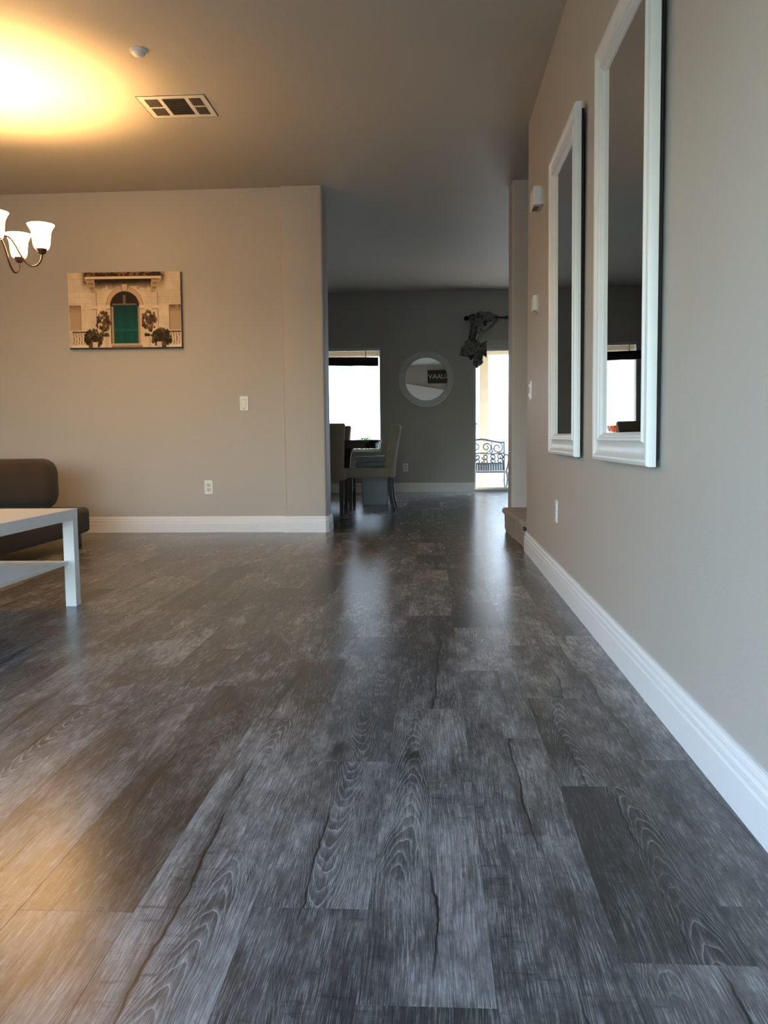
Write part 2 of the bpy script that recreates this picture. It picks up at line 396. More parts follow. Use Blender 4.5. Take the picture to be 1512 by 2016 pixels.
struct('wall_front', boxes((XL, FX0, YF-.15, YF, 0, H), (FX0, FX1, YF-.15, YF, 0, FZ0), (FX0, FX1, YF-.15, YF, FZ1, H), (FX1, -.9, YF-.15, YF, 0, H)), 'wall')
EX0, EX1, EZ0, EZ1 = -.85, .56, .04, 1.72      # low wide window straight behind the camera
struct('wall_entry', boxes((-.9, EX0, YF-.15, YF, 0, H), (EX1, XR, YF-.15, YF, 0, H), (EX0, EX1, YF-.15, YF, 0, EZ0), (EX0, EX1, YF-.15, YF, EZ1, H)), 'wall')
we = struct('window_3', boxes((EX0, EX1, YF-.1, YF-.04, EZ0, EZ0+.04), (EX0, EX1, YF-.1, YF-.04, EZ1-.04, EZ1), (EX0, EX0+.04, YF-.1, YF-.04, EZ0, EZ1), (EX1-.04, EX1, YF-.1, YF-.04, EZ0, EZ1), (-.20, -.15, YF-.1, YF-.04, EZ0, EZ1)), 'vinyl')
for a, b in ((EX0+.04, -.20), (-.15, EX1-.04)): link('pane', boxes((a, b, YF-.075, YF-.069, EZ0+.04, EZ1-.04)), 'glass', we)
struct('added_pale_panel', prism(bmesh.new(), [(-.88, 1.74), (.60, 1.74), (.60, 1.98), (-.88, 2.24)], YF, YF+.06, lambda a, b, h: (a, h, b)), 'trim')  # invented pale sloped panel, added to lighten the round mirror's lower half
wf = struct('window_2', boxes((FX0, FX1, YF-.1, YF-.04, FZ0, FZ0+.05), (FX0, FX1, YF-.1, YF-.04, FZ1-.05, FZ1), (FX0, FX0+.05, YF-.1, YF-.04, FZ0, FZ1),
       (FX1-.05, FX1, YF-.1, YF-.04, FZ0, FZ1), (-2.28, -2.22, YF-.1, YF-.04, FZ0, FZ1)), 'vinyl')
for a, b in ((FX0+.05, -2.28), (-2.22, FX1-.05)): link('pane', boxes((a, b, YF-.075, YF-.069, FZ0+.05, FZ1-.05)), 'glass', wf)

PROF = [(0, 0), (.015, 0), (.015, .076), (.0128, .080), (.0122, .084), (.0136, .088), (.0132, .098), (.0098, .103), (.0092, .108), (.0102, .112), (.0085, .119), (.0055, .123), (.005, .130), (0, .131)]
def baseboard(name, path): return struct(name, sweep(path, PROF), 'trim')
baseboard('baseboard_left', [(XL, Y1), (-1.1965, Y1), (-1.1965, 6.712), (-.872, 6.712), (-.857, 6.727), (-.857, 7.0), (-.9, 7.0)])
baseboard('baseboard_right', [(XR+.03, 5.58), (XR+.008, 5.58), (XR, 5.572), (XR, YA)])
baseboard('baseboard_back', [(XL, YB), (DX0-.012, YB)])
baseboard('baseboard_stair', [(.68, 7.02), (.628, 7.02), (.628, 6.76)])
baseboard('baseboard_side', [(XL, YF), (XL, Y1)])

# ------------------------------------------------------------------ far window: frame, mullion, panes
wn1 = struct('window_1', boxes((WX0, WX1, YB+.06, YB+.12, WZ0, WZ0+.035), (WX0, WX1, YB+.06, YB+.12, WZ1-.03, WZ1), (WX0, WX0+.02, YB+.06, YB+.12, WZ0, WZ1), (WX1-.015, WX1, YB+.06, YB+.12, WZ0, WZ1)), 'vinyl')
link('mullion', boxes((-1.67, -1.575, YB+.0, YB+.12, WZ0, WZ1)), 'wall', wn1)
link('sill', rbox(WX0, WX1, YB-.012, YB+.06, WZ0-.01, WZ0+.008, .004), 'trim', wn1)
for a, b in ((WX0+.02, -1.67), (-1.575, WX1-.015)): link('pane', boxes((a, b, YB+.088, YB+.093, WZ0+.035, WZ1-.03)), 'glass', wn1)

# blind above the window: head rail, raised cream slats with cords, dark rolled valance
bl = thing('window_blind', 'raised cream slat blind with a dark woven band at the top of the dining window', 'blind', (-1.64, YB+.03, 1.99))
link('head_rail', boxes((-.915, .925, -.02, .02, -.032, 0)), 'vinyl', bl)
for i in range(5):
    link('slat', boxes((-.905, .915, -.018, .018, -.047-.012*i, -.045-.012*i)), 'cream_shade', bl)
for x in (-.6, .15, .72):
    link('cord', boxes((x, x+.012, -.021, -.019, -.15, -.03)), 'cream_plastic', bl)
bmv = bmesh.new(); n = 14; pr2 = [(-.05, 0), (-.036, -.01), (-.05, -.035), (-.04, -.05), (-.052, -.075), (-.042, -.088), (-.05, -.112), (-.015, -.118), (.0, -.06), (-.01, 0)]
rings = []
for i in range(n+1):
    t = i/n; x = -.92 + 1.82*t
    rings.append([bmv.verts.new((x, y, z - .100 - .026*t + .003*math.sin(t*31)*(1 if z < -.05 else 0))) for y, z in pr2])
for a, b in zip(rings, rings[1:]):
    for k in range(len(pr2)): bmv.faces.new((a[k], a[(k+1) % len(pr2)], b[(k+1) % len(pr2)], b[k]))
bmv.faces.new(rings[0]); bmv.faces.new(rings[-1][::-1])
tag(link('woven_band', bmv, 'shade_dark', bl), 'dark woven band')

# ------------------------------------------------------------------ sliding glass door
dr = struct('door_1', boxes((DX0, DX1, YB+.02, YB+.12, DZ-.045, DZ), (DX0, DX0+.012, YB+.02, YB+.12, 0, DZ), (DX1-.05, DX1, YB+.02, YB+.12, 0, DZ), (DX0, DX1, YB+.0, YB+.13, -.003, .035)), 'bronze_frame')
link('casing', boxes((DX0-.005, DX1+.05, YB-.014, YB, DZ-.005, DZ+.068), (DX0-.005, DX1+.05, YB-.02, YB, DZ+.05, DZ+.068)), 'bronze_frame', dr)
for a, b, y in ((DX0+.012, 1.52, .05), (1.50, DX1-.05, .09)):
    link('sash', boxes((a, b, YB+y-.015, YB+y+.015, .035, .06), (a, b, YB+y-.015, YB+y+.015, DZ-.07, DZ-.045), (a, a+.006, YB+y-.015, YB+y+.015, .06, DZ-.07), (b-.05, b, YB+y-.015, YB+y+.015, .06, DZ-.07)), 'vinyl', dr)
    link('pane', boxes((a+.006, b-.05, YB+y-.003, YB+y+.003, .06, DZ-.07)), 'glass', dr)
link('handle', rbox(DX0+.014, DX0+.04, YB+.01, YB+.035, .93, .945, .004), 'black', dr)

# ------------------------------------------------------------------ carpeted stairs at the right
sr = struct('stairs', boxes((1.45, 1.7, 5.585, 6.715, 0, .58), (1.7, 3.1, 5.585, 6.715, 0, .77)), 'carpet')
for i, (x0, x1, z) in enumerate(((.575, 1.0, .195), (.86, 1.45, .385))):
    bm = bmesh.new()
    ny = 12; prof = [(x1, 0), (x0+.012, 0), (x0, .03), (x0, z-.055), (x0-.010, z-.045), (x0-.018, z-.028), (x0-.014, z-.008), (x0+.0, z), (x1, z)]
    rg = []
    for j in range(ny+1):
        y = 5.60 + (6.715-5.60)*j/ny; bow = .045*(1-j/ny) if i == 0 else 0
        if j == 0 and i == 0: bow += .0
        rg.append([bm.verts.new((px + (bow if k not in (0, 8) else 0) + .003*math.sin(j*2.1+k), y, pz)) for k, (px, pz) in enumerate(prof)])
    for a, b in zip(rg, rg[1:]):
        for k in range(9): bm.faces.new((a[k], a[(k+1) % 9], b[(k+1) % 9], b[k]))
    bm.faces.new(rg[0]); bm.faces.new(rg[-1][::-1])
    link('step', bm, 'carpet', sr, smooth=50)
# small dark stop lying at the wall end on the carpet
bm = bmesh.new(); tube(bm, [(0, 0, 0), (-.012, 0, .0), (-.02, 0, .0), (-.032, 0, .0)], [.007, .007, .015, .011], 10)
o = link('door_stop', bm, 'black', None, True, (XR+.012, 5.595, .145)); tag(o, 'small dark rubber stop at the wall end beside the carpeted step', 'door stop')

# ------------------------------------------------------------------ two tall white-framed wall mirrors
MP = [(0.0, .002), (0.0, .022), (.003, .028), (.009, .030), (.018, .029), (.022, .026), (.026, .0225), (.036, .018), (.05, .0155), (.064, .0165), (.072, .020), (.074, .025), (.078, .0265), (.084, .025), (.087, .021), (.090, .020), (.094, .019), (.100, .012), (.104, .009), (.104, .002)]
MP = [(i*.93, d) for i, d in MP]
def make_mirror(y0, y1, label):
    W, Hh = y1-y0, 1.412
    t = thing('wall_mirror', label, 'mirror', (XR-.009, (y0+y1)/2, .674), 0, 'tall white framed mirrors')
    # frame: profile swept round the four sides in the plane x = -d
    cs = [(-W/2, 0), (W/2, 0), (W/2, Hh), (-W/2, Hh)]
    sg = [(1, 1), (-1, 1), (-1, -1), (1, -1)]
    for i in range(4):
        j = (i+1) % 4; bm = bmesh.new(); rows = []
        for q in (i, j):
            rows.append([bm.verts.new((-dep-.004, cs[q][0]+sg[q][0]*ins, cs[q][1]+sg[q][1]*ins)) for ins, dep in MP])
        k = len(MP)
        for a in range(k): bm.faces.new((rows[0][a], rows[0][(a+1) % k], rows[1][(a+1) % k], rows[1][a]))
        bm.faces.new(rows[0]); bm.faces.new(rows[1][::-1])
        link(('frame_bottom', 'frame_side', 'frame_top', 'frame_side')[i], bm, 'mirror_frame', t, smooth=35)
    link('mirror_glass', boxes((-.013, -.009, -W/2+.093, W/2-.093, .093, Hh-.093)), 'mirror', t)
    link('backing', boxes((-.006, .008, -W/2+.02, W/2-.02, .02, Hh-.02)), 'slot', t)
    t.rotation_euler = (0, math.radians(-.35), 0)
    return t
make_mirror(2.313, 3.086, 'nearer of the two tall white framed mirrors, showing a window in its glass')
make_mirror(3.487, 4.25, 'farther of the two tall white framed mirrors, its glass all dark')

# ------------------------------------------------------------------ round mirror on the far wall
rm = thing('round_mirror', 'round white framed mirror between window and glass door on the far wall', 'mirror', (-.081, YB-.003, 1.557))
def disc_lathe(pts, seg=56):
    bm = lathe(pts, seg, cap=False); bmesh.ops.rotate(bm, verts=bm.verts, cent=(0, 0, 0), matrix=Matrix.Rotation(PI/2, 3, 'X')); return bm
link('frame', disc_lathe([(.29, .002), (.385, .002), (.387, .012), (.378, .022), (.360, .021), (.345, .026), (.312, .022), (.300, .024), (.292, .018), (.290, .008)]), plain('silver_white_frame', (.56, .55, .52), .35, .05), rm, 40)
bm = lathe([(.293, .008), (.293, .011)], 56)
bmesh.ops.rotate(bm, verts=bm.verts, cent=(0, 0, 0), matrix=Matrix.Rotation(PI/2, 3, 'X'))
link('mirror_glass', bm, 'mirror', rm)
rm.rotation_euler = (math.radians(.2), 0, 0)

# ------------------------------------------------------------------ electrical plates, thermostat, chime
def plate_outlet(loc, rz, label):
    t = thing('wall_outlet', label, 'outlet', loc, rz)
    link('cover_plate', rbox(-.035, .035, -.006, 0, -.057, .057, .003), 'white_plastic', t)
    for s in (-1, 1):
        f = link('socket', rbox(-.017, .017, -.009, -.004, s*.0195-.0145, s*.0195+.0145, .004, 2), 'cream_plastic', t)
        for dx, hh in ((-.006, .0045), (.006, .004)): link('slot', boxes((dx-.0012, dx+.0012, -.0095, -.0085, s*.0195+.003-hh, s*.0195+.003+hh)), 'slot', f)
        link('slot', boxes((-.0025, .0025, -.0095, -.0085, s*.0195-.011, s*.0195-.006)), 'slot', f)
    return t
plate_outlet((-1.832, Y1, .37), 0, 'white double outlet low on the wall below the canvas picture')
plate_outlet((-.374, YB, .347), 0, 'white double outlet low on the far wall beside the dining chair')
plate_outlet((XR, 4.215, .385), -PI/2, 'white double outlet low on the right wall below the farther mirror')
t = thing('light_switch', 'white rocker dimmer switch on the beige wall left of the opening', 'switch', (-1.521, Y1, 1.049))
link('cover_plate', rbox(-.0355, .0355, -.007, 0, -.058, .058, .003), 'white_plastic', t)
link('rocker', rbox(-.0165, .0165, -.011, -.005, -.033, .034, .003), 'white_plastic', t)
link('dimmer_slider', boxes((-.012, .012, -.0085, -.006, -.045, -.041)), 'brace', t)
t = thing('light_switch', 'white switch on the right wall below the thermostat', 'switch', (XR, 5.33, 1.047), -PI/2)
link('cover_plate', rbox(-.0355, .0355, -.007, 0, -.058, .058, .003), 'white_plastic', t)
for dz in (-.03, .03): link('toggle', rbox(-.005, .005, -.018, -.005, dz-.012, dz+.012, .003), 'white_plastic', t)
t = thing('thermostat', 'small white thermostat on the right wall below the chime box', 'thermostat', (XR, 5.075, 1.539), -PI/2)
link('back_plate', rbox(-.058, .058, -.006, 0, -.052, .05, .002), 'cream_plastic', t)
link('case', rbox(-.052, .052, -.028, -.006, -.042, .046, .004), 'white_plastic', t)
t = thing('door_chime', 'white chime box high on the right wall above the thermostat', 'door chime', (XR, 4.885, 2.09), -PI/2)
link('cover', rbox(-.09, .09, -.056, -.012, -.05, .052, .005), 'white_plastic', t)
link('base', boxes((-.086, .086, -.013, 0, -.046, .048)), 'cream_plastic', t)
link('grille', boxes(*[(-.05, .05, -.05+.008*i, -.046+.008*i, -.0515, -.0495) for i in range(4)]), 'slot', t)

# ------------------------------------------------------------------ ceiling register and detector
VX0, VX1, VY0, VY1 = -1.705, -1.303, 4.925, 5.255
cx, cy = (VX0+VX1)/2, (VY0+VY1)/2
t = thing('ceiling_vent', 'white ceiling register with dark louvres in five openings', 'vent', (cx, cy, H))
hw, hh = (VX1-VX0)/2, (VY1-VY0)/2
ops = [(-hw+.035, -.085, .012, hh-.04), (-hw+.035, -.085, -hh+.045, -.008), (-.062, .072, -hh+.045, hh-.04), (.095, hw-.035, .012, hh-.04), (.095, hw-.035, -hh+.045, -.008)]
xs = sorted({-hw, hw, *[o[0] for o in ops], *[o[1] for o in ops]}); ys = sorted({-hh, hh, *[o[2] for o in ops], *[o[3] for o in ops]})
bm = bmesh.new()
for xa, xb in zip(xs, xs[1:]):
    for ya, yb in zip(ys, ys[1:]):
        mx, my = (xa+xb)/2, (ya+yb)/2
        if not any(o[0] < mx < o[1] and o[2] < my < o[3] for o in ops): box(bm, xa, xb, ya, yb, -.004, -.002)
box(bm, -hw, -hw+.004, -hh, hh, -.004, 0); box(bm, hw-.004, hw, -hh, hh, -.004, 0); box(bm, -hw, hw, -hh, -hh+.004, -.004, 0); box(bm, -hw, hw, hh-.004, hh, -.004, 0)
link('frame', bm, 'mirror_frame', t)
link('duct', boxes((-hw+.01, hw-.01, -hh+.01, hh-.01, -.0012, 0)), 'duct', t)
for i, (a, b, c, d) in enumerate(ops):
    bm = bmesh.new()
    if i == 2:
        n = 9
        for k in range(n):
            y = c + (d-c)*(k+.5)/n; m4 = Matrix.Translation((0, y, -.0035)) @ Matrix.Rotation(math.radians(24), 4, 'X'); box(bm, a, b, -.0075, .0075, -.0006, .0006, m4)
    else:
        n = 6; sg = -1 if i < 2 else 1
        for k in range(n):
            x = a + (b-a)*(k+.5)/n; m4 = Matrix.Translation((x, 0, -.0035)) @ Matrix.Rotation(math.radians(24*sg), 4, 'Y'); box(bm, -.006, .006, c, d, -.0006, .0006, m4)
    link('louvre', bm, 'vent_dark', t)
t = thing('smoke_detector', 'small round white detector on the ceiling near the register', 'detector', (-1.487, 4.37, H))
link('base', lathe([(.042, -.012), (.045, -.006), (.045, 0)], 28), 'white_plastic', t, 40)
link('dome', lathe([(.004, -.034), (.014, -.033), (.024, -.028), (.033, -.02), (.036, -.012)], 28), 'white_plastic', t, True)

# ------------------------------------------------------------------ canvas picture
def vnoise(w, h, n, seed):
    rs = np.random.RandomState(seed); g = rs.rand(n+2, int(n*w/h)+2)
    yy = np.linspace(0, n, h)[:, None]; xx = np.linspace(0, int(n*w/h), w)[None, :]
    yi, xi = yy.astype(int), xx.astype(int); fy, fx = yy-yi, xx-xi; fy, fx = fy*fy*(3-2*fy), fx*fx*(3-2*fx)
    return (g[yi, xi]*(1-fx)+g[yi, xi+1]*fx)*(1-fy)+(g[yi+1, xi]*(1-fx)+g[yi+1, xi+1]*fx)*fy
def paint_canvas(w, h):
    X, Y = np.meshgrid(np.linspace(25, 1440, w), np.linspace(40, 1000, h))
    N1, N2, N3, N4 = vnoise(w, h, 6, 1), vnoise(w, h, 22, 2), vnoise(w, h, 60, 3), vnoise(w, h, 34, 9)
    img = np.zeros((h, w, 3)); img[:] = (.74, .60, .42)
    img *= (.80 + .28*N1 + .12*N2 + .06*N3)[..., None]
    row = np.floor((Y-40)/78); off = (row % 2)*70
    blk = (np.abs(((Y-40) % 78)) < 5) | (np.abs(((X-25+off) % 140)) < 5)
    img[blk] *= .86
    def put(mask, col, a=1.0):
        a = np.where(mask, a, 0.0)[..., None] if np.ndim(a) < 2 else (a*mask)[..., None]
        img[:] = img*(1-a) + np.array(col)*a
    soot = (.020, .011, .006)
    d = np.exp(-((np.clip(np.maximum(235-X, X-1215), 0, None)/38)**2)) * np.exp(-(np.clip(Y-130, 0, None)/95)**2)
    put(np.ones_like(X, bool), (.05, .026, .013), np.clip(d*(.45+.75*N2), 0, .93))
    put((Y > 120) & (Y < 215+60*N2) & (X > 325) & (X < 1125), soot, np.clip(1.25-(Y-120)/130, 0, .95))
    put((Y < 92) & (X > 240) & (X < 1195), (.05, .024, .014)); put((Y < 86) & (X > 240) & (X < 1195) & (N4 > .55), (.24, .14, .08), .8)
    put((Y > 90) & (Y < 124) & (X > 243) & (X < 1205), (.80, .67, .48))
    for xb, s in ((300, 1), (1140, -1)):                 # brackets
        put((Y > 130) & (Y < 300) & (np.abs(X-xb-(Y-130)*.28*s) < 62-(Y-130)*.20), (.50, .36, .22)); put((Y > 130) & (Y < 290) & (np.abs(X-xb-(Y-130)*.28*s) < 40-(Y-130)*.14) & ((Y/28).astype(int) % 2 == 0), (.24, .14, .08), .7)
    for xa, xb in ((325, 380), (1092, 1150)):            # pilasters
        put((X > xa) & (X < xb) & (Y > 285) & (Y < 985), (.70, .56, .38), .55); put((X > xb-3) & (X < xb+9) & (Y > 285) & (Y < 985), (.30, .19, .11), .75)
        put((X > xa-8) & (X < xb+8) & (Y > 455) & (Y < 495), (.80, .66, .47)); put((X > xa-8) & (X < xb+8) & (Y > 495) & (Y < 506), (.34, .22, .13), .8)
    R = np.hypot((X-735)/1.0, (Y-462)/1.0)
    put((R < 238) & (Y < 462) , (.60, .43, .27)); put((R > 228) & (R < 238) & (Y < 462), (.36, .24, .14), .7)
    put((X > 500) & (X < 972) & (Y >= 462) & (Y < 985), (.72, .56, .38), .6)
    for xa, xb in ((500, 556), (918, 985)): put((X > xa) & (X < xb) & (Y > 452) & (Y < 498), (.80, .66, .47)); put((X > xa) & (X < xb) & (Y > 498) & (Y < 508), (.34, .22, .13), .8)
    put((np.abs(X-737) < 40-(Y-190)*.14) & (Y > 190) & (Y < 280), (.60, .47, .32)); put((np.abs(np.abs(X-737)-36) < 6) & (Y > 190) & (Y < 270), (.26, .16, .09), .8)
    put((R < 183) & (Y < 462), (.030, .022, .018)); put((X > 552) & (X < 918) & (Y >= 458) & (Y < 940), (.05, .035, .025))
    put((X > 566) & (X < 592) & (Y > 470) & (Y < 960), (.42, .30, .18)); put((X > 890) & (X < 922) & (Y > 470) & (Y < 960), (.40, .28, .17))
    put((R < 160) & (Y < 440) & (np.abs(X-733) < 16) & (Y > 330), (.16, .13, .11)); put((X > 580) & (X < 890) & (Y > 434) & (Y < 450), (.20, .15, .12))
    put((X > 590) & (X < 897) & (Y > 452) & (Y < 932), (.008, .082, .070)); g = np.clip((Y-452)/300, 0, 1)
    put((X > 590) & (X < 897) & (Y > 452) & (Y < 932), (.010, .035, .035), np.clip(.75-g, 0, .8))
    for xa, xb in ((635, 712), (765, 868)):
        for ya, yb in ((500, 745), (790, 905)):
            m = (X > xa) & (X < xb) & (Y > ya) & (Y < yb); e = m & ~((X > xa+9) & (X < xb-9) & (Y > ya+9) & (Y < yb-9)); put(e, (.006, .05, .05), .7)
    put((np.abs(X-738) < 6) & (Y > 452) & (Y < 932), (.005, .04, .04), .8); put((X > 590) & (X < 897) & (np.abs(Y-766) < 14), (.014, .13, .115), .6)
    put((X > 560) & (X < 930) & (Y > 932) & (Y < 962), (.55, .47, .36)); put((X > 570) & (X < 925) & (Y > 940) & (Y < 946), (.2, .16, .12), .7)
    for xa, xb in ((35, 183), (1287, 1440)):             # side niches
        put((X > xa) & (X < xb) & (Y > 452) & (Y < 770), (.50, .36, .23)); put((X > xa) & (X < xb) & (Y > 452) & (Y < 560), (.09, .05, .027), np.clip((.9-(Y-452)/110)*(.4+N2), 0, .9))
        put((X > xb-14) & (X < xb) & (Y > 452) & (Y < 770), (.30, .19, .11), .6) if xa < 100 else put((X > xa) & (X < xa+12) & (Y > 452) & (Y < 770), (.30, .19, .11), .6)
    for xa, xb in ((65, 255), (1262, 1440)):             # balcony rails
        put((X > xa) & (X < xb) & (np.abs(Y-788) < 8), (.09, .05, .035)); ph = (X-xa-14*np.sin((Y-790)/55)) % 34
        put((X > xa) & (X < xb) & (Y > 788) & (Y < 950) & (ph < 9), (.16, .09, .06)); put((X > xa-10) & (X < xb-15) & (Y > 960) & (Y < 988), (.85, .74, .58))
    rs = np.random.RandomState(5)
    def bush(cx, cy, rx, ry, cols, n, s):
        for _ in range(n):
            a, r = rs.rand()*6.283, rs.rand()**.6; px, py = cx+rx*r*math.cos(a), cy+ry*r*math.sin(a); q = s*(.5+rs.rand())
            put(((X-px)/q)**2 + ((Y-py)/(q*1.5))**2 < 1, cols[rs.randint(len(cols))], .85)
    dk = [(.022, .020, .011), (.055, .043, .022), (.035, .017, .010), (.11, .082, .045)]
    bush(460, 660, 95, 125, [(.085, .042, .02), (.04, .024, .012), (.15, .082, .042)], 90, 13); bush(1035, 650, 90, 130, [(.085, .042, .02), (.04, .024, .012), (.15, .082, .042)], 90, 13)
    bush(335, 870, 115, 105, dk, 190, 15); bush(1185, 870, 125, 105, dk, 190, 15); bush(490, 830, 45, 22, dk, 25, 10); bush(1025, 830, 45, 22, dk, 25, 10)
    for c, a in ((487, 36), (1030, 38)): put((np.abs(X-c) < a-(Y-850)*.10) & (Y > 850) & (Y < 985), (.70, .55, .40)); put((np.abs(X-c-14) < 12) & (Y > 855) & (Y < 980), (.48, .34, .22), .6)
    for c in (350, 1160): put((np.abs(X-c) < 34-(Y-920)*.1) & (Y > 918) & (Y < 985), (.66, .54, .42))
    put(Y > 984, (.055, .038, .022)); put((Y > 962) & (X > 560) & (X < 950), (.10, .075, .045), .7)
    return np.clip(img, 0, 1)
NW, NH = 230, 156
img = paint_canvas(NW, NH)
CW, CH, CD = .922, .605, .036
t = thing('canvas_picture', 'unframed canvas print of a green arched door with potted plants', 'picture', (-2.468, Y1-.002, 1.801))
t.rotation_euler = (0, math.radians(.35), 0)
link('stretcher', boxes((-CW/2, CW/2, -CD+.0015, 0, -CH/2, CH/2)), plain('canvas_edge', (.16, .10, .06), .8, .3, 9), t)
gx, gz = np.meshgrid(np.linspace(-CW/2, CW/2, NW), np.linspace(CH/2, -CH/2, NH))
vv = np.stack([gx.ravel(), np.full(gx.size, -CD), gz.ravel()], 1)
idx = np.arange(NW*NH).reshape(NH, NW); fc = np.stack([idx[:-1, :-1].ravel(), idx[1:, :-1].ravel(), idx[1:, 1:].ravel(), idx[:-1, 1:].ravel()], 1)
me = bpy.data.meshes.new('print'); me.from_pydata(vv.tolist(), [], fc.tolist())
ca = me.color_attributes.new('ink', 'FLOAT_COLOR', 'POINT'); ca.data.foreach_set('color', np.concatenate([img.reshape(-1, 3), np.ones((NW*NH, 1))], 1).astype(np.float32).ravel())
pm = NT('canvas_print'); at = pm.n.new('ShaderNodeVertexColor'); at.layer_name = 'ink'
pm.set(Base_Color=pm.mix(.06, at.outputs[0], pm.noise(pm.obj(), 700, 1), 'MULTIPLY'), Roughness=.8); pm.b.inputs['Specular IOR Level'].default_value = .2
me.materials.append(pm.m); po = bpy.data.objects.new('print', me); C.objects.link(po); po.parent = t

# ------------------------------------------------------------------ chandelier
CHX, CHY = -2.478, 4.71
ch = thing('chandelier', 'bronze chandelier with five lit bell shaped glass shades', 'chandelier', (CHX, CHY, 1.755))
link('canopy', lathe([(.065, H-1.755-.03), (.06, H-1.755-.015), (.07, H-1.755)], 24), 'bronze', ch, 40)
bm = bmesh.new(); tube(bm, [(0, 0, .16), (0, 0, .955)], .006, 8); link('stem', bm, 'bronze', ch, True)
link('hub', lathe([(.004, -.03), (.014, -.022), (.010, -.008), (.028, .02), (.034, .045), (.022, .075), (.014, .10), (.026, .13), (.030, .17), (.016, .21), (.008, .25)], 20), 'bronze', ch, True)
SH = [(.034, 0), (.0405, .008), (.0455, .025), (.0485, .05), (.0505, .075), (.0535, .094), (.0595, .110), (.068, .125), (.0745, .136), (.0725, .1365), (.066, .124), (.057, .109), (.051, .094), (.048, .075), (.046, .05), (.043, .026), (.038, .010), (.031, .003)]
for i, ang in enumerate((12, 86, 158, 230, 300)):
    a = math.radians(ang); c, s = math.cos(a), math.sin(a); R = .26
    pts = [(.02, .13), (.05, .165), (.085, .16), (.115, .12), (.14, .07), (.165, .028), (.195, .004), (.222, .004), (.245, .022), (.258, .05), (.26, .08)]
    bm = bmesh.new(); sm = []
    for q in range(len(pts)-1):
        p0, p1, p2, p3 = pts[max(q-1, 0)], pts[q], pts[q+1], pts[min(q+2, len(pts)-1)]
        for k in range(4):
            u = k/4; sm.append(tuple(.5*((2*p1[d])+(-p0[d]+p2[d])*u+(2*p0[d]-5*p1[d]+4*p2[d]-p3[d])*u*u+(-p0[d]+3*p1[d]-3*p2[d]+p3[d])*u**3) for d in (0, 1)))
    sm.append(pts[-1]); tube(bm, [(r*c, r*s, z) for r, z in sm], .0052, 8); arm = link('arm', bm, 'bronze', ch, True)
    cup = link('cup', lathe([(.008, .068), (.018, .072), (.024, .084), (.027, .094), (.031, .098), (.0335, .100), (.0335, .109), (.030, .110)], 20, loc=(R*c, R*s, 0)), 'bronze', ch, 40)
    shd = link('shade', lathe(SH, 28, loc=(R*c, R*s, .098), cap=False), 'lampglass', ch, True)
    link('bulb', lathe([(.010, .106), (.013, .110), (.018, .117), (.017, .124), (.011, .130), (.003, .132)], 14, loc=(R*c, R*s, 0)), 'bulb', shd, True)
    pl = bpy.data.lights.new('bulb_light', 'POINT'); pl.energy = LAMP_UP; pl.color = (1, .54, .19); pl.shadow_soft_size = .024
    lo = bpy.data.objects.new('bulb_light', pl); C.objects.link(lo); lo.location = (CHX+R*c, CHY+R*s, 1.755+.140)

# ------------------------------------------------------------------ white coffee table
TX1, TY1, TL, TW = -1.64, 3.755, .90, .55
t = thing('coffee_table', 'white square legged coffee table with a lower shelf beside the brown sofa', 'table', (TX1-TW/2, TY1-TL/2, 0))
link('table_top', rbox(-TW/2, TW/2, -TL/2, TL/2, .40, .45, .0015, 1), 'white_table', t)
for sx in (-1, 1):
    for sy in (-1, 1):
        x, y = sx*(TW/2-.0255), sy*(TL/2-.0255); link('leg', rbox(x-.025, x+.025, y-.025, y+.025, 0, .3995, .001, 1), 'white_table', t)
link('shelf', rbox(-TW/2+.03, TW/2-.03, -TL/2+.052, TL/2-.052, .195, .213, .001, 1), 'white_table', t)

# ------------------------------------------------------------------ low brown sofa
t = thing('sofa', 'low brown microfibre sofa with a rounded backrest behind the white table', 'sofa', (-3.4, 5.35, 0))
def cushion(x0, x1, y0, y1, z0, z1, r, seg=5):
    return rbox(x0, x1, y0, y1, z0, z1, r, seg)
link('seat', cushion(-.95, .875, -.85, .66, .088, .275, .035), 'sofa', t, 'all')
bm = cushion(-.95, .69, .40, .63, .272, .635, .10, 7); link('backrest', bm, 'sofa', t, 'all')
for x, y in ((-.85, -.75), (.79, -.75), (-.85, .6), (.79, .6)): link('leg', rbox(x-.025, x+.025, y-.025, y+.025, 0, .089, .003, 1), 'black', t)

